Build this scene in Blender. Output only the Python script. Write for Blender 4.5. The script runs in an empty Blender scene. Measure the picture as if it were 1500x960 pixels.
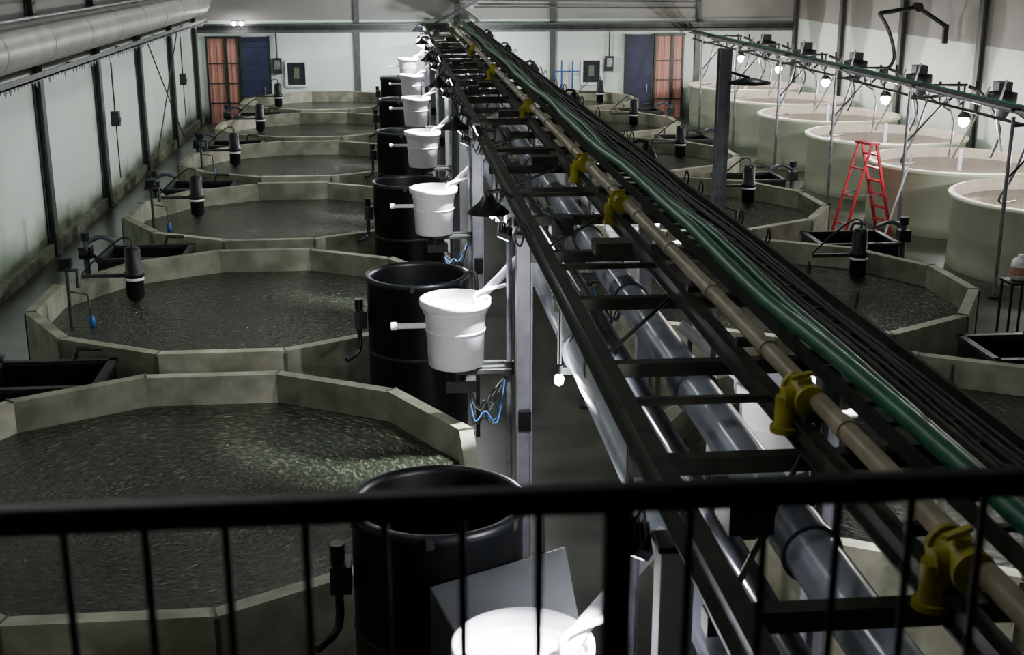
import bpy, math, random
from mathutils import Vector, Matrix
random.seed(7)
PI=math.pi
# ------------------------------------------------------------------ materials
def mat(name,c1,c2=None,rough=0.6,metal=0.0,scale=4.0,bump=0.0,spec=0.5,detail=6,dirt=None,dirt_h=0.6,stretch=None,lo=0.35,hi=0.65):
    m=bpy.data.materials.new(name); m.use_nodes=True
    n=m.node_tree.nodes; l=m.node_tree.links
    b=n['Principled BSDF']
    b.inputs['Roughness'].default_value=rough; b.inputs['Metallic'].default_value=metal
    b.inputs['Specular IOR Level'].default_value=spec
    if c2 is None: c2=tuple(x*0.75 for x in c1)
    tc=n.new('ShaderNodeTexCoord'); mp=n.new('ShaderNodeMapping')
    l.new(tc.outputs['Object'],mp.inputs[0])
    if stretch: mp.inputs['Scale'].default_value=stretch
    ns=n.new('ShaderNodeTexNoise'); ns.inputs['Scale'].default_value=scale; ns.inputs['Detail'].default_value=detail
    l.new(mp.outputs[0],ns.inputs['Vector'])
    r=n.new('ShaderNodeValToRGB'); r.color_ramp.elements[0].position=lo; r.color_ramp.elements[1].position=hi
    r.color_ramp.elements[0].color=(*c2,1); r.color_ramp.elements[1].color=(*c1,1)
    l.new(ns.outputs['Fac'],r.inputs['Fac'])
    col=r.outputs['Color']
    if dirt:
        sx=n.new('ShaderNodeSeparateXYZ'); l.new(tc.outputs['Object'],sx.inputs[0])
        n2=n.new('ShaderNodeTexNoise'); n2.inputs['Scale'].default_value=0.5; n2.inputs['Detail'].default_value=5; l.new(tc.outputs['Object'],n2.inputs['Vector'])
        ad=n.new('ShaderNodeMath'); ad.operation='MULTIPLY_ADD'; l.new(n2.outputs['Fac'],ad.inputs[0]); ad.inputs[1].default_value=-dirt_h*2.2; l.new(sx.outputs['Z'],ad.inputs[2])
        mr=n.new('ShaderNodeMapRange'); l.new(ad.outputs[0],mr.inputs['Value']); mr.inputs['From Min'].default_value=-dirt_h*0.7; mr.inputs['From Max'].default_value=dirt_h*0.2
        mr.inputs['To Min'].default_value=1; mr.inputs['To Max'].default_value=0
        mx=n.new('ShaderNodeMixRGB'); l.new(mr.outputs[0],mx.inputs['Fac']); l.new(col,mx.inputs['Color1']); mx.inputs['Color2'].default_value=(*dirt,1)
        col=mx.outputs['Color']
    l.new(col,b.inputs['Base Color'])
    if bump>0:
        bp=n.new('ShaderNodeBump'); bp.inputs['Strength'].default_value=bump; bp.inputs['Distance'].default_value=0.02
        l.new(ns.outputs['Fac'],bp.inputs['Height']); l.new(bp.outputs[0],b.inputs['Normal'])
    return m
def emis(name,c,s):
    m=bpy.data.materials.new(name); m.use_nodes=True
    b=m.node_tree.nodes['Principled BSDF']; b.inputs['Base Color'].default_value=(*c,1)
    b.inputs['Emission Color'].default_value=(*c,1); b.inputs['Emission Strength'].default_value=s
    return m
M={}
M['concA']=mat('concrete_a',(0.29,0.29,0.215),(0.15,0.152,0.10),0.8,scale=2.5,bump=0.4,detail=10)
M['concB']=mat('concrete_b',(0.23,0.23,0.17),(0.115,0.12,0.08),0.8,scale=3.5,bump=0.4,detail=10)
M['concC']=mat('concrete_c',(0.39,0.38,0.29),(0.21,0.21,0.15),0.8,scale=3,bump=0.4,detail=10)
M['joint']=mat('joint_sealant',(0.08,0.085,0.06),None,0.8)
M['floor']=mat('wet_floor',(0.07,0.076,0.06),(0.018,0.02,0.015),0.28,scale=0.8,bump=0.2,detail=8)
M['wall']=mat('wall_panel',(0.70,0.80,0.72),(0.63,0.72,0.64),0.5,scale=0.6,dirt=(0.11,0.14,0.085),dirt_h=0.65,detail=8)
M['walldark']=mat('wall_upper_dark',(0.28,0.275,0.25),(0.22,0.215,0.195),0.6,scale=0.5)  # darker grey-tan for the wall above the split height
M['ceil']=mat('ceiling_sheet',(0.16,0.16,0.15),None,0.7,scale=1)
M['steel']=mat('dark_steel',(0.04,0.045,0.043),(0.02,0.023,0.02),0.45,0.4,scale=6,bump=0.1)
M['col']=mat('column_paint',(0.08,0.09,0.085),(0.05,0.055,0.05),0.5,0.2,scale=5)
M['rack']=mat('rack_steel',(0.040,0.044,0.028),(0.013,0.015,0.009),0.5,0.3,scale=7,bump=0.2)
M['galv']=mat('galvanised_steel',(0.36,0.37,0.40),(0.2,0.21,0.24),0.35,0.6,scale=9)
M['post']=mat('painted_post',(0.30,0.30,0.35),(0.20,0.20,0.24),0.4,0.0,scale=5)
M['pvc']=mat('grey_pvc',(0.40,0.44,0.52),(0.30,0.33,0.41),0.2,scale=3,detail=3)
M['pvcd']=mat('dark_pvc',(0.10,0.11,0.135),(0.065,0.07,0.09),0.2,scale=3,detail=3)
M['grey']=mat('grey_cover_sheet',(0.05,0.053,0.06),(0.035,0.037,0.042),0.4,scale=3,detail=5)
M['black']=mat('black_polyethylene',(0.007,0.008,0.010),(0.004,0.005,0.006),0.4,scale=3,detail=3,spec=.35)
M['rubber']=mat('black_rubber',(0.012,0.012,0.012),None,0.6)
M['white']=mat('white_plastic',(0.84,0.81,0.86),(0.76,0.73,0.80),0.4,scale=5)
M['feed']=mat('feed_pellets',(0.78,0.76,0.76),(0.68,0.66,0.65),0.8,scale=40)
M['beige']=mat('beige_pipe',(0.36,0.30,0.20),(0.22,0.18,0.11),0.45,scale=4)
M['green']=mat('green_hose',(0.010,0.15,0.075),(0.007,0.09,0.045),0.4,scale=5)
M['yellow']=mat('yellow_valve',(0.46,0.40,0.012),(0.24,0.20,0.006),0.5,scale=8)
M['blue']=mat('blue_cable',(0.012,0.09,0.30),(0.008,0.06,0.22),0.5)
M['bluedoor']=mat('blue_door_paint',(0.02,0.028,0.07),(0.012,0.018,0.045),0.5,scale=3)
M['orange']=mat('orange_strip_curtain',(0.55,0.26,0.20),(0.40,0.18,0.13),0.5,scale=2,stretch=(8,8,0.4))
M['red']=mat('red_fibreglass',(0.70,0.03,0.06),(0.6,0.02,0.05),0.4)
M['rtank']=mat('pale_green_fibreglass',(0.78,0.85,0.66),(0.70,0.77,0.58),0.4,scale=2,dirt=(0.42,0.48,0.34),dirt_h=0.2)
M['rrim']=mat('tank_lip',(0.80,0.72,0.62),(0.66,0.58,0.48),0.5,scale=6)
M['duct']=mat('duct_foil',(0.52,0.51,0.47),(0.40,0.39,0.36),0.42,0.2,scale=2,bump=0.2)
M['rail']=mat('railing_paint',(0.006,0.008,0.006),None,0.6)
M['glass']=mat('dark_glass',(0.03,0.035,0.04),None,0.1)
M['fish']=mat('fish_scales',(0.19,0.22,0.13),(0.09,0.105,0.055),0.25,scale=9)
M['lampE']=emis('fill_flood_lens',(0.93,0.96,1.0),14)  # glowing lens of the fill floods
M['diff']=emis('ceiling_fill_tube',(0.95,1.0,0.95),50)  # glow of the added ceiling tubes
M['bulb']=emis('lamp_bulb',(1.0,0.95,0.97),120)
def water_mat(name,base,glint_fleck,fs,flo=.53,rough=.14,bd=.05):
    m=bpy.data.materials.new(name); m.use_nodes=True
    n=m.node_tree.nodes; l=m.node_tree.links; b=n['Principled BSDF']
    b.inputs['Roughness'].default_value=rough; b.inputs['IOR'].default_value=1.42
    tc=n.new('ShaderNodeTexCoord'); s=n.new('ShaderNodeSeparateXYZ'); l.new(tc.outputs['Object'],s.inputs[0])
    at=n.new('ShaderNodeMath'); at.operation='ARCTAN2'; l.new(s.outputs['Y'],at.inputs[0]); l.new(s.outputs['X'],at.inputs[1])
    ln=n.new('ShaderNodeVectorMath'); ln.operation='LENGTH'; l.new(tc.outputs['Object'],ln.inputs[0])
    cb=n.new('ShaderNodeCombineXYZ')
    m1=n.new('ShaderNodeMath'); m1.operation='MULTIPLY'; m1.inputs[1].default_value=14; l.new(at.outputs[0],m1.inputs[0])
    m2=n.new('ShaderNodeMath'); m2.operation='MULTIPLY'; m2.inputs[1].default_value=22; l.new(ln.outputs['Value'],m2.inputs[0])
    l.new(m1.outputs[0],cb.inputs[0]); l.new(m2.outputs[0],cb.inputs[1])
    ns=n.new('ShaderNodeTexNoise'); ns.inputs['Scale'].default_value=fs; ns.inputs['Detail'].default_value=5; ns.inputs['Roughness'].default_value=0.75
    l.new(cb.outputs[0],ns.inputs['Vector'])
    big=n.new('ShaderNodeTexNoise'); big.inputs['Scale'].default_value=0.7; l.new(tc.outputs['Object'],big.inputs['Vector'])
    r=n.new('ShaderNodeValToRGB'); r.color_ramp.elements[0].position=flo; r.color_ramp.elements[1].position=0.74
    r.color_ramp.elements[0].color=(*base,1); r.color_ramp.elements[1].color=(*glint_fleck,1); l.new(ns.outputs['Fac'],r.inputs['Fac'])  # pale flecks: fish streaks plus ripple glare painted into the colour
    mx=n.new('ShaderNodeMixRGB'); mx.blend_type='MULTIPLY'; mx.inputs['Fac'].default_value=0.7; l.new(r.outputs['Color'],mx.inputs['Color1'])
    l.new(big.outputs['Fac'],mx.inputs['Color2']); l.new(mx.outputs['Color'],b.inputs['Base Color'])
    rip=n.new('ShaderNodeTexNoise'); rip.inputs['Scale'].default_value=12; rip.inputs['Detail'].default_value=2; l.new(tc.outputs['Object'],rip.inputs['Vector'])
    ad=n.new('ShaderNodeMath'); ad.operation='MULTIPLY_ADD'; ad.inputs[1].default_value=2.2; l.new(rip.outputs['Fac'],ad.inputs[0]); l.new(ns.outputs['Fac'],ad.inputs[2])
    bp=n.new('ShaderNodeBump'); bp.inputs['Strength'].default_value=1.0; bp.inputs['Distance'].default_value=bd
    l.new(ad.outputs[0],bp.inputs['Height']); l.new(bp.outputs[0],b.inputs['Normal'])
    return m
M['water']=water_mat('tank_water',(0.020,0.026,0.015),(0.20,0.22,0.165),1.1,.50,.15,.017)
M['waterb']=water_mat('fry_tank_water',(0.24,0.19,0.13),(0.30,0.25,0.18),0.6,.53,.14,.01)

# ------------------------------------------------------------------ builder
class B:
    def __init__(s): s.v=[];s.f=[];s.m=[];s.sm=[];s.mats=[]
    def mi(s,k):
        if k not in s.mats: s.mats.append(k)
        return s.mats.index(k)
    def add(s,vs,fs,k,smooth=False):
        o=len(s.v); s.v+= [tuple(v) for v in vs]; i=s.mi(k)
        for f in fs: s.f.append([o+j for j in f]); s.m.append(i); s.sm.append(smooth)
    def box(s,c,d,k,rz=0,rx=0,ry=0):
        R=Matrix.Rotation(rz,3,'Z')@Matrix.Rotation(ry,3,'Y')@Matrix.Rotation(rx,3,'X'); c=Vector(c)
        vs=[c+R@Vector((x*d[0]/2,y*d[1]/2,z*d[2]/2)) for z in(-1,1) for y in(-1,1) for x in(-1,1)]
        s.add(vs,[(0,2,3,1),(4,5,7,6),(0,1,5,4),(2,6,7,3),(0,4,6,2),(1,3,7,5)],k)
    def frame(s,a):
        a=a.normalized(); u=a.cross(Vector((0,0,1)))
        if u.length<1e-3: u=Vector((1,0,0))
        u.normalize(); return u,a.cross(u)
    def cyl(s,p0,p1,r,k,r1=None,seg=16,caps=True):
        p0=Vector(p0);p1=Vector(p1); r1=r if r1 is None else r1
        u,w=s.frame(p1-p0); vs=[]
        for p,q in((p0,r),(p1,r1)):
            for i in range(seg):
                t=2*PI*i/seg; vs.append(p+u*math.cos(t)*q+w*math.sin(t)*q)
        s.add(vs,[(i,(i+1)%seg,seg+(i+1)%seg,seg+i) for i in range(seg)],k,True)
        if caps: s.add(vs,[list(range(seg))[::-1],list(range(seg,2*seg))],k)
    def tube(s,pts,r,k,seg=8,sub=0):
        P=[Vector(p) for p in pts]
        if sub:
            Q=[]
            for i in range(len(P)-1):
                a=P[max(i-1,0)];b=P[i];c=P[i+1];d=P[min(i+2,len(P)-1)]
                for j in range(sub):
                    t=j/sub
                    Q.append(0.5*((2*b)+(-a+c)*t+(2*a-5*b+4*c-d)*t*t+(-a+3*b-3*c+d)*t**3))
            Q.append(P[-1]); P=Q
        vs=[]; u=None
        for i,p in enumerate(P):
            t=(P[min(i+1,len(P)-1)]-P[max(i-1,0)]).normalized()
            if u is None: u,w=s.frame(t)
            else:
                u=(u-t*u.dot(t))
                if u.length<1e-4: u,_=s.frame(t)
                u.normalize(); w=t.cross(u)
            for j in range(seg):
                a=2*PI*j/seg; vs.append(p+u*math.cos(a)*r+w*math.sin(a)*r)
        n=len(P)
        fs=[(i*seg+j,i*seg+(j+1)%seg,(i+1)*seg+(j+1)%seg,(i+1)*seg+j) for i in range(n-1) for j in range(seg)]
        s.add(vs,fs,k,True); s.add(vs,[list(range(seg))[::-1],list(range((n-1)*seg,n*seg))],k)
    def lathe(s,prof,c,k,seg=48,smooth=True):
        c=Vector(c); vs=[];n=len(prof)
        for i in range(seg):
            t=2*PI*i/seg
            for r,z in prof: vs.append(c+Vector((r*math.cos(t),r*math.sin(t),z)))
        s.add(vs,[(i*n+j,((i+1)%seg)*n+j,((i+1)%seg)*n+j+1,i*n+j+1) for i in range(seg) for j in range(n-1)],k,smooth)
    def build(s,name,loc=(0,0,0),parent=None,bevel=0):
        me=bpy.data.meshes.new(name); me.from_pydata(s.v,[],s.f)
        for k in s.mats: me.materials.append(M[k])
        for p,i,sm in zip(me.polygons,s.m,s.sm): p.material_index=i; p.use_smooth=sm
        me.validate(); me.update()
        o=bpy.data.objects.new(name,me); bpy.context.collection.objects.link(o); o.location=loc
        if parent: o.parent=parent
        if bevel:
            b=o.modifiers.new('bevel','BEVEL'); b.width=bevel; b.segments=2; b.limit_method='ANGLE'; b.angle_limit=0.9
        return o
def light(kind,parent,loc,energy,color,rot=(0,0,0),**kw):
    L=bpy.data.lights.new('light_source',kind); L.energy=energy; L.color=color
    for a,v in kw.items(): setattr(L,a,v)
    o=bpy.data.objects.new('light_source',L); bpy.context.collection.objects.link(o); o.parent=parent; o.location=loc; o.rotation_euler=rot
    return o

# ------------------------------------------------------------------ room shell
XL,XR,YF,YB,H=-6.9,14.9,47.0,-3.0,9.0
b=B(); b.box(((XL+XR)/2,(YF+YB)/2,-0.1),(XR-XL+.6,YF-YB+.6,0.2),'floor'); b.build('floor')
b=B(); b.box(((XL+XR)/2,(YF+YB)/2,H+.1),(XR-XL+.6,YF-YB+.6,0.2),'ceil'); b.build('ceiling')
def wall(c,d,split=3.6):
    b=B()
    b.box((c[0],c[1],split/2),(d[0],d[1],split),'wall'); b.box((c[0],c[1],(split+H)/2),(d[0],d[1],H-split),'walldark')
    return b
b=wall((XL-.15,(YF+YB)/2),(0.3,YF-YB)); b.build('wall_left')
b=wall((XR+.15,(YF+YB)/2),(0.3,YF-YB)); b.build('wall_right')
b=wall(((XL+XR)/2,YF+.15),(XR-XL+.6,0.3)); b.build('wall_far')
b=wall(((XL+XR)/2,YB-.15),(XR-XL+.6,0.3)); b.build('wall_near')
b=B(); b.box((XL+.06,(YF+YB)/2,.12),(0.12,YF-YB-.1,.24),'concB'); b.build('baseboard_left')
b=B(); b.box((XR-.06,(YF+YB)/2,.12),(0.12,YF-YB-.1,.24),'concB'); b.build('baseboard_right')
def column(x,y,sx):
    b=B(); f=0.24
    b.box((0,0,H/2),(0.02,f,H),'col')
    b.box((sx*-.12,0,H/2),(0.02,f,H),'col'); b.box((sx*-.06,0,H/2),(0.12,0.02,H),'col')
    b.box((sx*-.06,0,0.02),(0.26,0.36,0.04),'col')
    b.build('steel_column',(x,y,0))
for y in (5.1,10.2,15.3,20.4,25.5,30.6,35.7,40.8,45.9): column(XL+.16,y,1)
for y in (5.1,10.2,15.3,20.9,26,31.3,36.4,41.5,46.4): column(XR-.16,y,-1)
for x in (-1.2,5.9,2.4,11.3):
    b=B(); b.box((0,0,H/2),(0.2,0.02,H),'col'); b.box((0,.1,H/2),(0.2,0.02,H),'col'); b.box((0,.05,H/2),(0.02,0.1,H),'col'); b.build('steel_column',(x,YF-.13,0))
b=B()
b.box(((XL+XR)/2,YF-.3,3.22),(XR-XL-.1,.16,.10),'col'); b.box(((XL+XR)/2,YF-.3,3.46),(XR-XL-.1,.16,.06),'col')
b.box(((XL+XR)/2,YF-.24,3.34),(XR-XL-.1,.03,.2),'steel')
b.build('trim_1')
b=B()
b.tube([(1.6,YF-.35,3.5),(3.2,YF-.35,4.3)],.04,'col'); b.tube([(3.2,YF-.35,3.5),(1.8,YF-.35,4.6)],.04,'col')
b.tube([(3.0,YF-.35,4.05),(11.2,YF-.35,4.0),(11.3,YF-.35,3.5)],.03,'col')
b.tube([(2.4,YF-.35,4.3),(11.3,YF-.35,4.22)],.03,'col')
b.build('roof_brace_pipes')
b=B()
b.tube([(XL+.34,35.8,3.5),(XL+.34,40.7,.3)],.02,'steel',6); b.tube([(XL+.34,35.8,.3),(XL+.34,40.7,3.5)],.02,'steel',6)
b.build('wind_brace_cable')
b=B()
b.box((XL+.46,(8+46)/2,3.62),(.22,38,.03),'col'); b.box((XL+.56,27,3.67),(.02,38,.12),'col')
y=8.0
while y<45.9:
    w=random.uniform(.18,.3); h=random.uniform(.05,.15)
    b.add([(XL+.57,y,3.62),(XL+.57,y+w,3.62),(XL+.57,y+w*.5,3.62-h)],[(0,1,2)],'col'); y+=w
for k in range(7): b.box((XL+.26,12.9+5.1*k-.1,3.58),(.48,.05,.05),'col')
b.build('cable_tray')
b=B()
pts=[(-6.40,2,4.25),(-6.40,42,4.25),(-6.40,44.4,4.28),(-6.40,45.2,4.75),(-6.40,45.4,5.6),(-6.40,45.4,8.95)]
b.tube(pts[:2],.39,'duct',28); b.tube(pts[1:],.39,'duct',28,sub=5)
for k in range(14): b.cyl((-6.40,3+3*k,4.25),(-6.40,3.04+3*k,4.25),.40,'duct',seg=28)
b.tube([(-6.02,2,4.75),(-6.02,46.5,4.75)],.03,'galv',8)
b.build('ventilation_duct')

def door(n,x0,x1,kind):
    b=B(); w=x1-x0
    if kind=='b':
        b.box((0,0,1.52),(w,.08,3.02),'bluedoor')
        for i in range(5): b.box((0,-.05,.3+.6*i),(w-.06,.03,.05),'bluedoor')
        b.box((w*.3,-.08,1.1),(.04,.05,.3),'galv')
    else:
        m=9
        for i in range(m): b.box((-w/2+w*(i+.5)/m,(-.012 if i%2 else .012),1.5),(w/m*.96,.012,3.0),'orange')
        b.box((0,-.04,3.02),(w,.06,.08),'steel')
        b.box((.12,-.05,1.5),(.12,.04,3.0),'steel')
        for zz in (.7,1.4,2.1): b.box((0,-.05,zz),(w,.03,.04),'steel')
    b.box((-w/2,0,1.53),(.07,.12,3.06),'steel'); b.box((w/2,0,1.53),(.07,.12,3.06),'steel')
    b.build('door_%d'%n,((x0+x1)/2,YF-.12,0))
door(1,-6.55,-5.45,'o'); door(2,-5.35,-4.35,'b'); door(3,8.6,9.6,'b'); door(4,9.7,10.75,'o')
def window(n,x):
    b=B()
    b.box((0,.02,0),(.66,.03,.82),'glass')
    for s in(-1,1):
        b.box((s*.36,-.02,0),(.08,.09,.94),'white'); b.box((0,-.02,s*.44),(.66,.09,.08),'white')
    b.box((0,-.01,.02),(.2,.02,.4),'wall')
    b.build('window_%d'%n,(x,YF-.06,1.72))
window(1,-3.42); window(2,7.35)
for x in(-4.08,8.0):
    b=B(); b.box((0,0,0),(.3,.2,.55),'steel'); b.box((.0,-.11,.05),(.2,.02,.3),'galv'); b.tube([(0,0,.27),(0,0,1.2)],.03,'steel'); b.build('control_cabinet',(x,YF-.12,2.0))
b=B(); b.tube([(-.45,0,0),(.45,0,0)],.03,'blue'); b.tube([(-.2,0,.4),(-.2,0,-.9)],.03,'blue'); b.tube([(.2,0,.4),(.2,0,-.9)],.03,'blue'); b.tube([(-.45,0,0),(-.45,0,-.3)],.025,'blue');b.build('blue_water_pipes',(6.4,YF-.4,1.75))
b=B(); b.box((0,0,.05),(.5,.1,.04),'steel')
for s in(-.13,.13): b.lathe([(0,.03),(.06,.01),(.075,-.04),(.05,-.08),(0,-.1)],(s,-.08,0),'bulb',12)
b.build('wall_lamp',(-5.35,YF-.5,3.55))

# ------------------------------------------------------------------ tanks
D=6.36; Y0=11.05; A=2.82; AI=2.68; RIM=1.2; WZ=.86
def dodeca(a):
    R=a/math.cos(PI/12); return [(R*math.cos(PI/12+PI/6*k),R*math.sin(PI/12+PI/6*k)) for k in range(12)]
def fishmesh(b,n,seedr):
    rr=random.Random(seedr)
    for _ in range(n):
        r=2.55*math.sqrt(rr.uniform(.02,1)); t=rr.uniform(0,2*PI); L=rr.uniform(.05,.13)
        h=t+PI/2+rr.gauss(0,.3); c=Vector((r*math.cos(t),r*math.sin(t),WZ-rr.uniform(0.001,.006)))
        d=Vector((math.cos(h),math.sin(h),0)); s=Vector((-d.y,d.x,0)); w=L*.05
        V=[c+d*L*.5]
        for q,ww in((.2,1),(-.15,.85),(-.38,.3)):
            V+= [c+d*L*q+s*w*ww,c+d*L*q+Vector((0,0,w*ww*.9)),c+d*L*q-s*w*ww]
        V+= [c-d*L*.55+s*w*.8, c-d*L*.55-s*w*.8]
        F=[(0,1,2),(0,2,3)]
        for q in(1,4): F+=[(q,q+3,q+4,q+1),(q+1,q+4,q+5,q+2)]
        F+=[(7,10,8),(8,11,9),(8,10,11)]
        b.add(V,F,'fish')
def tank(x,y,i,nf):
    rr=random.Random(i*13+int(x*7))
    b=B(); o=dodeca(A); n=dodeca(AI)
    for k in range(12):
        j=(k+1)%12; m=rr.choice(['concA','concB','concC','concA'])
        z=RIM+rr.uniform(-.012,.012)
        V=[(*o[k],0),(*o[j],0),(*o[j],z),(*o[k],z),(*n[k],.1),(*n[j],.1),(*n[j],z),(*n[k],z)]
        b.add(V,[(0,1,2,3),(5,4,7,6),(3,2,6,7),(1,0,4,5),(0,3,7,4),(2,1,5,6)],m)
        ang=PI/12+PI/6*k
        b.box((o[k][0]*1.001,o[k][1]*1.001,.6),(.02,.035,1.16),'joint',rz=ang)
        b.box(((o[k][0]+n[k][0])/2,(o[k][1]+n[k][1])/2,RIM+.008),(.15,.012,.012),'joint',rz=ang)
    b.lathe([(A/math.cos(PI/12)+.10,0),(A/math.cos(PI/12)+.05,.10),(A+.0,.10)],(0,0,0),'concB',12,False)
    b.add([(*p,.1) for p in n],[list(range(12))],'concB')
    t=b.build('concrete_fish_tank',(x,y,0))
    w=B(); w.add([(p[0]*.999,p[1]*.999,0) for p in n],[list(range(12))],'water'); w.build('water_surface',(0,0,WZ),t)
    if nf:
        f=B(); fishmesh(f,nf,i); f.build('fish_shoal',(0,0,0),t)
XT=(-2.1,5.4)
nf=[3600,400,0,0,0,0]
for s,X in enumerate(XT):
    for i in range(6): tank(X,Y0+D*i,i+s*10,nf[i] if s==0 else nf[i]//2)
tank(XT[0],Y0-D,30,0); tank(XT[1],Y0-D,31,0)

def pump(x,y):
    b=B()
    b.lathe([(0,.02),(.11,.02),(.13,.06),(.13,.34),(.15,.36),(.15,.42),(.12,.44),(.12,.72),(.10,.78),(.04,.80),(0,.80)],(0,0,0),'black',20)
    b.lathe([(.135,.30),(.14,.30),(.14,.34),(.135,.34)],(0,0,0),'white',20)
    b.tube([(0,0,.78),(0,0,.90),(-.15,0,.92),(-.5,0,.65),(-.75,0,.4)],.015,'rubber',6,sub=4)
    b.cyl((0,0,-.75),(0,0,.05),.05,'black')
    b.box((-.35,0,.37),(.8,.06,.05),'steel')
    b.build('circulation_pump',(x,y,WZ))
for i in range(1,6):
    pump(XT[0]-1.75,Y0+D*i+1.1)
    pump(XT[1]+1.85,Y0+D*i+1.4)
for i in (1,2,3):
    b=B(); b.tube([(0,0,-.76),(0,0,.85)],.025,'steel'); b.tube([(-.12,0,.8),(.14,0,.8),(.14,0,.55)],.03,'steel'); b.box((0,0,.9),(.16,.12,.12),'black')
    b.tube([(0,0,.5),(.25,.0,.45),(.28,0,.05)],.012,'rubber',6)
    b.lathe([(0,.16),(.03,.14),(.04,.06),(.03,0),(0,-.02)],(.28,0,0),'blue',12)
    b.build('level_probe',(XT[0]-2.35,Y0+D*i-.3,WZ))

def bin_(x,y,rz=0):
    b=B(); W,L,h=1.35,1.05,1.1; t=.05
    for sx in(-1,1): b.box((sx*(W/2-t/2),0,h/2),(t,L,h),'black')
    for sy in(-1,1): b.box((0,sy*(L/2-t/2),h/2),(W-2*t,t,h),'black')
    b.box((0,0,.35),(W-2*t,L-2*t,.04),'rubber')
    for sx in(-1,1): b.box((sx*(W/2-.02),0,h),(.09,L+.06,.05),'steel')
    for sy in(-1,1): b.box((0,sy*(L/2-.02),h),(W+.06,.09,.05),'steel')
    for sx in(-.3,0,.3): b.box((sx*W,-L/2-.015,h/2),(.05,.03,h),'black')
    b.tube([(.2,L/2,h),(.25,L/2,h+.15),(.5,L/2+.1,h+.12)],.03,'steel',8)
    b.build('sludge_bin',(x,y,0))
for i in range(5):
    bin_(-4.05,Y0+D*(i+.5)); bin_(7.75,Y0+D*(i+.5))

def btank(x,y):
    b=B(); r=.575; h=2.23
    b.lathe([(r-.02,0),(r,.05),(r,h-.08),(r+.025,h-.07),(r+.03,h-.01),(r+.0,h),(r-.03,h-.01),(r-.035,h-.05),(r-.04,.9)],(0,0,0),'black',56)
    b.lathe([(0,h-.5),(r-.04,h-.5)],(0,0,0),'rubber',56)
    for z in(.6,1.3): b.lathe([(r,z),(r+.008,z+.015),(r+.008,z+.045),(r,z+.06)],(0,0,0),'black',56)
    b.box((-r-.08,-.05,1.72),(.14,.2,.2),'black'); b.cyl((-r-.10,-.05,1.83),(-r-.10,-.05,1.95),.05,'black')
    b.tube([(-r-.10,-.05,1.6),(-r-.11,-.1,1.35),(-r-.25,-.25,1.28)],.03,'black',8,sub=3)
    b.tube([(r-.05,-.2,h-.02),(r+.05,-.25,h+.06),(r+.1,-.28,h-.2),(r+.1,-.28,.3)],.025,'rubber',8,sub=4)
    for t in range(6): b.box(((r+.02)*math.cos(t*1.05+.4),(r+.02)*math.sin(t*1.05+.4),h-.05),(.04,.05,.07),'steel',rz=t*1.05+.4)
    b.build('black_biofilter_tank',(x,y,0))
for i in range(6): btank(.23,7.82+D*i)

RZ=3.4
def hopper(x,y,side):
    s=side
    b=B(); z0=1.78
    b.lathe([(0,0),(.26,0),(.275,.02),(.305,.56),(.315,.60),(.35,.61),(.355,.64),(.355,.69),(.33,.70),(.325,.62),(.30,.50)],(0,0,z0),'white',48)
    b.lathe([(0,.60),(.16,.58),(.325,.56)],(0,0,z0),'feed',32)
    b.lathe([(.292,.36),(.300,.365),(.302,.385),(.294,.39)],(0,0,z0),'white',48)
    b.cyl((-.26*s,-.02,z0+.42),(-.60*s,-.02,z0+.42),.028,'white')
    b.cyl((-.58*s,-.02,z0+.42),(-.64*s,-.02,z0+.42),.04,'white')
    b.tube([(.20*s,.0,z0+.58),(.30*s,.06,z0+.72),(.76*s,.28,z0+1.12)],.045,'white',12)
    b.tube([(.20*s,-.02,z0+.6),(.22*s,-.02,z0+.74),(.52*s,.05,z0+.80)],.02,'white',8,sub=4)
    b.cyl((0,0,z0-.16),(0,0,z0),.10,'black'); b.box((.05*s,0,z0-.22),(.3,.16,.12),'steel')
    b.box((.27*s,0,z0-.06),(.6,.07,.06),'steel'); b.box((.27*s,.14,z0-.04),(.56,.04,.04),'steel'); b.box((.27*s,-.14,z0-.04),(.56,.04,.04),'steel')
    b.cyl((.54*s,0,0),(.54*s,0,3.28),.03,'galv')
    b.cyl((.54*s,0,z0-.12),(.54*s,0,z0+.02),.05,'steel')
    b.cyl((.54*s,0,0),(.54*s,0,.03),.1,'steel')
    for q in range(5):
        pts=[(.12*s,-.05,z0-.2)]+[((.12+.08*j+random.uniform(-.05,.05))*s,-.1+random.uniform(-.05,.05),z0-.3-random.uniform(0,.35)) for j in range(1,4)]+[(.5*s,0,z0-.15)]
        b.tube(pts,.009,'blue' if q==1 else 'rubber',6,sub=6)
    for q in range(3):
        c=Vector((.36*s,-.08,z0-.5)); b.tube([c+Vector((.07*math.cos(t*.7+q),0.02*q,.09*math.sin(t*.7+q))) for t in range(10)],.007,'blue' if q else 'rubber',6,sub=2)
    b.build('feed_hopper',(x,y,0))
def lamp(x,y,side,r=.2):
    b=B()
    b.lathe([(.03,.12),(.06,.11),(.09,.06),(r,-.03),(r+.005,-.05),(r-.01,-.04),(.10,.03),(.03,.05)],(0,0,0),'black',28)
    b.lathe([(0,-.03),(.03,-.02),(.045,.02),(.03,.05)],(0,0,0),'bulb',12)
    b.cyl((0,0,.11),(0,0,.16),.03,'steel'); b.tube([(0,0,.15),(.1*side,0,.17),(.24*side,0,.1)],.02,'steel',8)
    return b.build('pendant_lamp',(x,y,RZ-.02))
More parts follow.
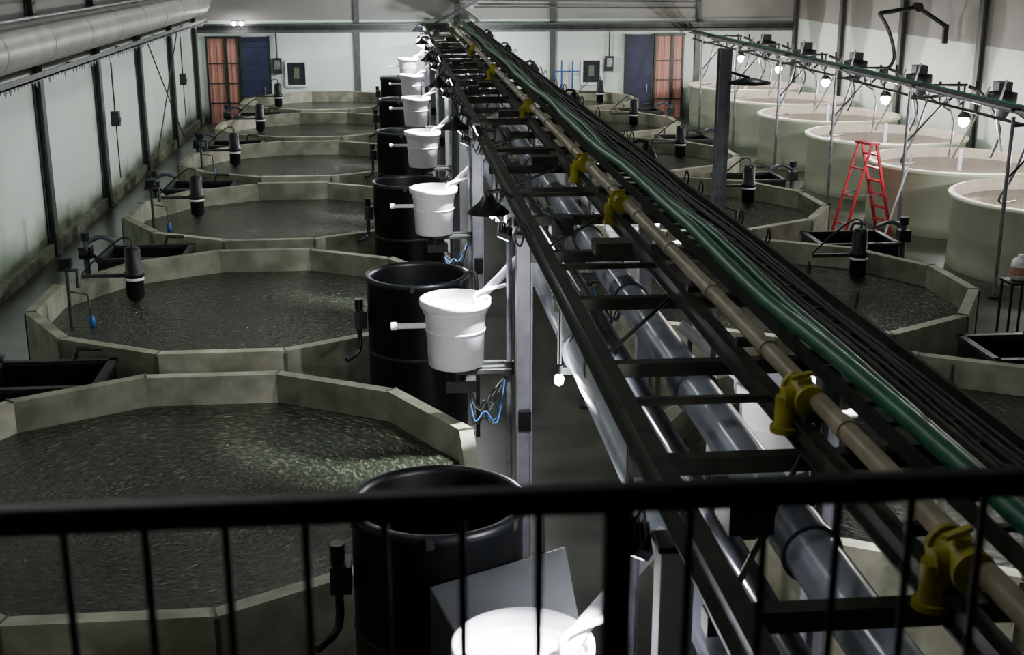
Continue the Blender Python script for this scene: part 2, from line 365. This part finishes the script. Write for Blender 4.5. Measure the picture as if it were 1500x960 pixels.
def flood(x,y,z,tilt,power,size=150,col=(.93,.96,1.0),blend=.5,rx=0):
    b=B(); b.box((0,0,.02),(.14,.2,.05),'steel'); b.box((0,0,-.012),(.11,.17,.012),'lampE')
    for q in range(5): b.box((-.05+.025*q,0,.055),(.006,.18,.03),'steel')
    b.tube([(0,-.11,.02),(0,-.11,.12),(0,.11,.12),(0,.11,.02)],.008,'steel',6)
    o=b.build('fill_floodlight',(x,y,z)); o.rotation_euler=(rx,tilt,0)
    light('SPOT',o,(0,0,-.03),power,col,spot_size=math.radians(size),spot_blend=blend,shadow_soft_size=.06)
    return o
for i in range(7):
    y=5.5 if i==0 else 5.75+D*i
    if y<46:
        hopper(.57,y,1)
        if i>0: lamp(.90,y-.05,1)
        flood(1.02,y-.42,3.2,math.radians(24),2400 if i==0 else 2100,60,(.97,.95,1.0),.6,rx=math.radians(14))  # added narrow flood aimed at the bucket to whiten it
        if i>0: flood(1.02,y+.5,3.2,math.radians(48),330,160)
for i in range(6):
    y=9.25+D*i
    hopper(3.0,y,-1)
    if i: lamp(3.12,y-.2,-1,.13)
    flood(3.04,y-.3,3.2,math.radians(-30),700,75)
for y in(16,22.5,28,34,40.5):
    flood(1.05,y,3.62,math.radians(66),620,84,(.95,1.0,.95),.9)  # added wall-wash floods to brighten the left wall
for x in(0.95,3.1):
    o=flood(x,42.9,3.15,0,950,160); o.rotation_euler=(math.radians(62),0,0)  # added pair of floods to brighten the far wall
b=B(); b.lathe([(0,-.14),(.1,-.1),(.14,0),(.1,.1),(0,.14)],(0,0,0),'bulb',20); b.cyl((0,0,.12),(0,0,.25),.05,'steel'); b.tube([(0,0,.22),(.2,0,.22)],.02,'steel')
o=b.build('globe_lamp',(.93,39.6,3.25)); light('POINT',o,(0,-.3,0),450,(1,1,1),shadow_soft_size=.1)

# ------------------------------------------------------------------ pipe rack
b=B(); ya,yb=1.95,46.4; L=yb-ya; ym=(ya+yb)/2
def ibeam(x,z,w,h,k='rack'):
    b.box((x,ym,z+h/2),(w,L,.014),k); b.box((x,ym,z-h/2),(w,L,.014),k); b.box((x,ym,z),(.014,L,h),k)
ibeam(1.19,RZ,.09,.16); ibeam(2.03,RZ-.02,.08,.12); ibeam(2.9,RZ,.08,.16)
y=2.7;k=0
while y<yb:
    b.box((2.03,y,RZ-.14),(1.78,.09,.09),'rack')
    if k%2==0: b.box((1.6,y+.5,RZ+.02),(.86,.04,.04),'rack')
    if k%4==1: b.box((1.50,y+.75,RZ-.02),(.2,.24,.16),'steel')
    if k%3==2 and y>8: b.box((1.75,y-.5,RZ+.05),(.3,.22,.10),'rack')
    if k%2: b.tube([(1.22,y,RZ-.1),(2.0,y+1.5,RZ-.1)],.015,'rack',6)
    y+=1.55;k+=1
y=3.45
while y<yb:
    b.box((1.83,y,2.50),(1.1,.07,.06),'steel')
    for x in(1.29,2.36): b.box((x,y,2.88),(.03,.03,.8),'steel')
    y+=3.1
for x in(2.30,2.58,2.86): b.box((x,ym,RZ+.14),(.025,L,.08),'rack')
y=ya+.1
while y<yb: b.box((2.58,y,RZ+.10),(.55,.04,.025),'rack'); y+=.3
for c in range(6):
    x0=2.60+.042*c; k='rack' if c%3 else 'rubber'
    pts=[(x0+random.uniform(-.03,.03),ya+L*j/40,RZ+.12+random.uniform(0,.03)) for j in range(41)]
    b.tube(pts,random.uniform(.008,.014),k,6,sub=2)
b.build('pipe_rack')
b=B()
for c in range(44):
    y=3+random.uniform(0,36); x=random.choice([2.95,1.12,2.9,2.95]); s=1 if x>2 else -1
    b.tube([(x,y,RZ+.1),(x+.07*s,y+.15,RZ+.2),(x+.12*s,y+.3,RZ+.05),(x+.05*s,y+.5,RZ-.08),(x,y+.6,RZ+.05)],.009,'rubber',6,sub=5)
b.build('loose_cables')
def rpost(x,y):
    b=B(); w=.13; T=3.28; k='white' if y<6 else 'post'  # nearest post takes the white material, painting its lit brightness
    b.box((-w/2,0,T/2),(.02,w,T),k); b.box((w/2,0,T/2),(.02,w,T),k); b.box((0,0,T/2),(w,.02,T),k)
    b.box((0,0,.02),(.24,.24,.03),'steel'); b.box((0,0,T),(.18,.18,.03),'steel')
    b.box((.0,-.08,1.5),(.12,.06,.2),'black')
    b.build('rack_support_post',(x,y,0),bevel=.003)
for i in range(7): rpost(1.17,4.9+D*i)
for i in range(6): rpost(2.9,7.87+D*i)
def longpipe(name,x,z,r,k,k2,step=3.1,y0=2.1):
    b=B(); b.cyl((x,y0,z),(x,46.6,z),r,k,seg=28)
    y=y0+1.2
    while y<46:
        b.cyl((x,y,z),(x,y+.28,z),r*1.10,k2,seg=28)
        b.cyl((x,y-.03,z),(x,y,z),r*1.16,'pvcd',seg=28); y+=step
    b.build(name)
longpipe('water_main_pipe',1.47,2.70,.155,'pvc','pvc'); longpipe('water_main_pipe',2.14,2.69,.145,'pvc','pvcd',2.6)
longpipe('drain_pipe',1.80,2.60,.065,'pvcd','pvcd',4)
b=B(); b.cyl((2.1,2.0,RZ+.16),(2.1,46.5,RZ+.16),.05,'beige',seg=18)
y=2.8
while y<46: b.cyl((2.1,y,RZ+.16),(2.1,y+.10,RZ+.16),.058,'beige',seg=18); b.box((2.1,y+.4,RZ+.09),(.16,.05,.05),'rack'); y+=1.3
for y in (4.1,5.95,11.3,13.6,19.2,25.8,32):
    b.cyl((2.06,y-.11,RZ+.16),(2.06,y+.11,RZ+.16),.062,'yellow',seg=20)
    b.cyl((2.06,y-.13,RZ+.16),(2.06,y-.10,RZ+.16),.082,'yellow',seg=20); b.cyl((2.06,y+.10,RZ+.16),(2.06,y+.13,RZ+.16),.082,'yellow',seg=20)
    b.cyl((2.06,y,RZ+.2),(2.06,y,RZ+.25),.035,'yellow'); b.box((2.04,y,RZ+.26),(.15,.03,.02),'yellow',rz=.5)
    b.cyl((1.95,y,RZ+.14),(2.05,y,RZ+.14),.06,'yellow'); b.cyl((1.97,y,RZ-.02),(1.97,y,RZ+.15),.055,'yellow'); b.cyl((1.97,y,RZ-.04),(1.97,y,RZ-.01),.075,'yellow')
b.build('beige_pipe_with_valves')
b=B()
for dx,r,dz in((0,.05,0),(.085,.035,.0)):
    b.tube([(2.37+dx+.03*math.sin(j*.9+dx*20),2.0+44.4*j/40,RZ+.22+dz+.012*math.sin(j*2.1)) for j in range(41)],r,'green',12,sub=3)
b.build('green_hose')
for y,x in((9.2,1.25),(15.8,1.25),(6.6,1.3)):
    b=B(); b.tube([(0,0,.0),(0,0,.72)],.006,'rubber',6); b.cyl((0,0,-.0),(0,0,.07),.025,'steel'); b.lathe([(0,-.10),(.03,-.08),(.038,-.04),(.02,0)],(0,0,0),'bulb',12)
    o=b.build('hanging_bulb',(x-.02,y,2.62)); light('POINT',o,(0,0,-.18),90,(1,1,1),shadow_soft_size=.05)

b=B()
V=[(.42,6.25,1.78),(1.03,6.2,1.78),(1.05,7.45,2.02),(.15,7.05,1.98)]
b.add(V+[(p[0],p[1],0) for p in V],[(0,1,2,3),(7,6,5,4),(0,4,5,1),(1,5,6,2),(2,6,7,3),(3,7,4,0)],'grey')
b.box((.72,6.21,1.76),(.6,.03,.05),'steel'); b.box((.7,6.7,1.895),(.3,.04,.03),'steel',rx=.2)
b.build('drum_filter_box',(0,0,0),bevel=.01)

# ------------------------------------------------------------------ right-hand round tanks
RY=[22.5+4.4*i for i in range(6)]; RXc=12.52; RR=1.95
for y in RY:
    b=B(); h=1.42
    b.lathe([(RR-.01,0),(RR,.04),(RR,h-.1),(RR+.06,h-.08),(RR+.07,h-.01),(RR+.05,h)],(0,0,0),'rtank',72)
    b.lathe([(RR+.05,h),(RR-.04,h+.005),(RR-.05,h-.02)],(0,0,0),'rrim',72)
    b.lathe([(RR-.05,h-.02),(RR-.06,h-.6)],(0,0,0),'rrim',72)
    b.cyl((0,0,.3),(0,0,h+.25),.05,'pvc')
    o=b.build('round_fry_tank',(RXc,y,0))
    w=B(); w.lathe([(0,0),(RR-.06,0)],(0,0,0),'waterb',72); w.build('water_surface',(0,0,h-.22),o)
b=B()
for dx,dz,r,k in((0,0,.05,'steel'),(.14,.03,.03,'green'),(-.12,-.02,.035,'galv'),(.02,-.25,.03,'steel')):
    b.tube([(11.0+dx,8+38.5*j/20,3.15+dz+random.uniform(-.012,.012)) for j in range(21)],r,k,8)
for i in range(8):
    y=15.8+4.4*i
    if y>46: continue
    b.box((11,y,3.08),(.5,.05,.04),'steel')
    b.cyl((10.4,y+.3,0),(10.4,y+.3,3.15),.035,'galv'); b.cyl((10.4,y+.3,3.0),(11.2,y,3.1),.03,'steel'); b.cyl((10.4,y+.3,0),(10.4,y+.3,.03),.1,'steel')
    b.tube([(10.4,y+.3,2.1),(11.1,y+.1,3.0)],.02,'steel')
    b.tube([(10.9,y+.5,3.1),(10.7,y+.6,2.2),(10.5,y+.7,1.65),(10.9,y+.9,1.6)],.025,'galv',8,sub=4)
b.build('overhead_service_pipes')
for y in RY:
    b=B()
    b.tube([(-1.2,0,.75),(0,0,.75)],.03,'steel'); b.tube([(-1.2,0,.75),(-.3,0,.2)],.02,'steel'); b.tube([(-.05,0,.72),(-.05,0,.1)],.025,'steel')
    b.lathe([(.05,.20),(.09,.17),(.13,.10),(.14,.08),(.12,.10),(.06,.14)],(0,0,0),'steel',24)
    b.lathe([(0,-.14),(.08,-.10),(.12,.0),(.08,.08),(.03,.14)],(0,0,0),'bulb',14)
    b.tube([(.1,.1,.7),(.5,.3,.5),(.9,.2,-.2),(.7,.1,-.8)],.04,'steel',8,sub=4)
    b.lathe([(.1,-.15),(.32,.25),(.32,.45),(.05,.5),(0,.5)],(.95,.35,.1),'black',20)
    b.box((.95,.35,.68),(.3,.3,.2),'black')
    b.tube([(-.6,-.2,.75),(-.3,-.2,.0),(-.35,-.2,-.8)],.02,'galv',8)
    b.tube([(.3,-.4,.75),(.05,-.5,.2),(-.4,-.5,-.7)],.02,'beige',8)
    b.tube([(.6,-.5,.9),(.45,-.5,.2),(.7,-.4,-.6)],.025,'galv',8)
    for q in range(3): b.tube([(-.5+.4*q,.2,.8),(-.4+.4*q,.3,.3),(-.1+.3*q,.35,.5)],.03,'black',8,sub=3)
    o=b.build('tank_work_lamp',(12.0,y-1.1,2.42))
    light('POINT',o,(0,0,-.24),240,(1,.93,.92),shadow_soft_size=.06)

b=B(); Hh=1.95
for sy in(-1,1):
    b.box((-.33,sy*.24,Hh/2),(.06,.035,Hh+.08),'red',ry=math.atan2(.55,Hh))
    b.box((.33,sy*.22,Hh/2),(.05,.03,Hh+.08),'red',ry=-math.atan2(.55,Hh))
for i in range(6):
    z=.28+.29*i; x=-.60+.55*z/Hh
    b.box((x+.0,0,z),(.10,.46,.03),'red')
    if i%2==0: b.box((.60-.55*z/Hh,0,z),(.03,.42,.03),'red')
b.box((0,0,Hh+.02),(.24,.54,.05),'red')
for sy in(-1,1): b.box((0,sy*.23,.9),(.72,.01,.02),'galv')
o=b.build('red_stepladder',(9.98,25.9,0)); o.rotation_euler=(0,0,PI+.3)
b=B(); b.tube([(-.25,0,.02),(.35,.2,1.95)],.02,'white'); b.box((-.27,0,.04),(.3,.08,.06),'white'); b.build('squeegee_mop',(10.0,24.2,0))

b=B(); b.box((0,-.09,2.15),(.2,.02,4.3),'post'); b.box((0,.09,2.15),(.2,.02,4.3),'post'); b.box((0,0,2.15),(.02,.18,4.3),'post'); b.box((0,0,.03),(.3,.3,.06),'col'); b.box((.06,-.12,2.1),(.04,.03,4.2),'galv')
b.lathe([(0,.06),(.1,.05),(.36,-.01),(.35,-.04),(0,-.04)],(.40,-.1,3.78),'black',28); b.tube([(0,0,3.95),(.40,-.1,3.84)],.025,'steel')
b.tube([(.1,-.15,1.7),(.28,-.15,1.65),(.28,-.15,1.3)],.025,'steel',8); b.box((-.02,-.15,1.9),(.18,.08,.28),'galv')
b.build('service_column',(5.42,20.59,0))
b=B()
b.box((0,0,1.0),(.12,.12,.5),'black'); b.tube([(0,0,1.2),(-.9,-.2,1.7),(-2.0,-.4,1.55)],.06,'black'); b.cyl((-.9,-.3,1.7),(-.9,-.1,1.7),.12,'black')
b.tube([(-2.0,-.4,1.55),(-1.7,-.4,1.1),(-1.5,-.4,.4),(-1.8,-.4,0)],.05,'black',8,sub=4); b.box((-1.8,-.4,0),(.25,.25,.25),'black')
b.build('hoist_arm',(14.6,33.0,2.8))
for y in(30.6,40.8):
    b=B(); b.box((0,0,0),(.18,.22,.34),'steel'); b.tube([(0,0,.17),(0,0,1.3)],.02,'steel'); b.cyl((.05,-.02,-.02),(.13,-.02,-.02),.05,'galv'); b.tube([(0,0,-.17),(0,0,-1.4)],.015,'steel'); b.build('switch_box',(XL+.42,y,2.1))
b=B(); b.lathe([(0,0),(.11,0),(.13,.03),(.13,.26),(.10,.32),(.04,.36),(.04,.40),(0,.40)],(0,0,0),'white',20); b.lathe([(.132,.08),(.134,.09),(.134,.2),(.132,.21)],(0,0,0),'orange',20); b.tube([(.05,0,.36),(.13,0,.34),(.12,0,.24)],.015,'white',8,sub=3); b.box((0,0,-.03),(.4,.4,.04),'steel')
for sx in(-.17,.17):
    for sy in(-.17,.17): b.box((sx,sy,-.47),(.03,.03,.86),'steel')
b.build('plastic_jug_on_stand',(9.65,18.3,.9))
for i in range(1,6):
    b=B(); b.cyl((0,0,0),(0,0,1.25),.05,'pvcd'); b.tube([(0,0,1.2),(.25,0,1.3),(.5,.0,1.22)],.04,'pvcd',8,sub=4); b.cyl((0,0,1.25),(0,0,1.38),.08,'black'); b.box((0,0,1.05),(.2,.2,.2),'black'); b.cyl((0,-.1,1.1),(0,-.2,1.1),.07,'steel')
    b.tube([(.05,.1,1.0),(.3,.2,.7),(.1,.3,.3),(.4,.3,.05)],.03,'rubber',8,sub=4); b.build('valve_stand',(-5.1,Y0+D*(i-.5)+.35,0))
    b=B(); b.cyl((0,0,0),(0,0,1.25),.05,'pvcd'); b.tube([(0,0,1.2),(-.25,0,1.3),(-.5,.0,1.22)],.04,'pvcd',8,sub=4); b.cyl((0,0,1.25),(0,0,1.38),.08,'black'); b.box((0,0,1.05),(.2,.2,.2),'black'); b.build('valve_stand',(8.85,Y0+D*(i-.5)+.35,0))

# ------------------------------------------------------------------ viewing platform + railing
b=B(); b.box((.5,.1,3.8),(9,3.5,.1),'steel')
for x in(-3.8,4.8):
    for y in(-1.4,1.6): b.box((x,y,1.875),(.15,.15,3.75),'steel')
b.build('viewing_platform')
b=B(); yr=1.68; zr=4.945
b.box((.5,yr,zr),(9,.034,.040),'rail'); b.box((.5,yr,3.95),(9,.04,.04),'rail')
for k in range(-34,38):
    x=.085+.1125*k; b.cyl((x,yr,3.95),(x,yr,zr),.0065,'rail',seg=10)
for x in(-3.4,-1.65,.315,2.0,3.8): b.box((x,yr,4.4),(.042,.034,1.1),'rail')
b.build('guard_railing',bevel=.006)

# ------------------------------------------------------------------ added ceiling fill lights
for X,P in((-2.1,0),(8.2,120)):
    for i in range(6):
        y=6+8*i
        if y>45: y=44.0
        b=B(); b.box((0,0,.06),(.34,1.6,.1),'galv'); b.box((-.15,0,0),(.03,1.6,.08),'galv'); b.box((.15,0,0),(.03,1.6,.08),'galv')
        for q in(-.07,.07): b.tube([(q,-.75,0),(q,.75,0)],.022,'diff',8)
        for s in(-.6,.6): b.tube([(0,s,.1),(0,s,.6)],.01,'steel',6)
        o=b.build('ceiling_fill_fixture',(X,y,8.38))
        P2=20 if (X>5 and i<2) else P
        if P2: light('AREA',o,(0,0,-.05),P2,(.96,1.0,.94),shape='RECTANGLE',size=.3,size_y=1.5,spread=math.radians(125))  # added fill for the right-hand tanks and wall
        else: light('POINT',o,(0,0,-.22),110,(.95,1.0,.97),shadow_soft_size=.12)  # added point light for glints on the left tanks' water
w=bpy.data.worlds.new('world'); bpy.context.scene.world=w; w.use_nodes=True
w.node_tree.nodes['Background'].inputs[0].default_value=(.45,.55,.5,1); w.node_tree.nodes['Background'].inputs[1].default_value=.04

# ------------------------------------------------------------------ camera
f=1850.0
p=math.atan(540/f); psi=math.atan(181*math.cos(p)/f)
cd=bpy.data.cameras.new('cam'); cd.sensor_width=36; cd.lens=36*f/1500; cd.clip_end=200
cd.dof.use_dof=True; cd.dof.focus_distance=17; cd.dof.aperture_fstop=4
cam=bpy.data.objects.new('camera',cd); bpy.context.collection.objects.link(cam)
cam.location=(0,0,5.7); cam.rotation_euler=(PI/2-p,0,-psi)
bpy.context.scene.camera=cam
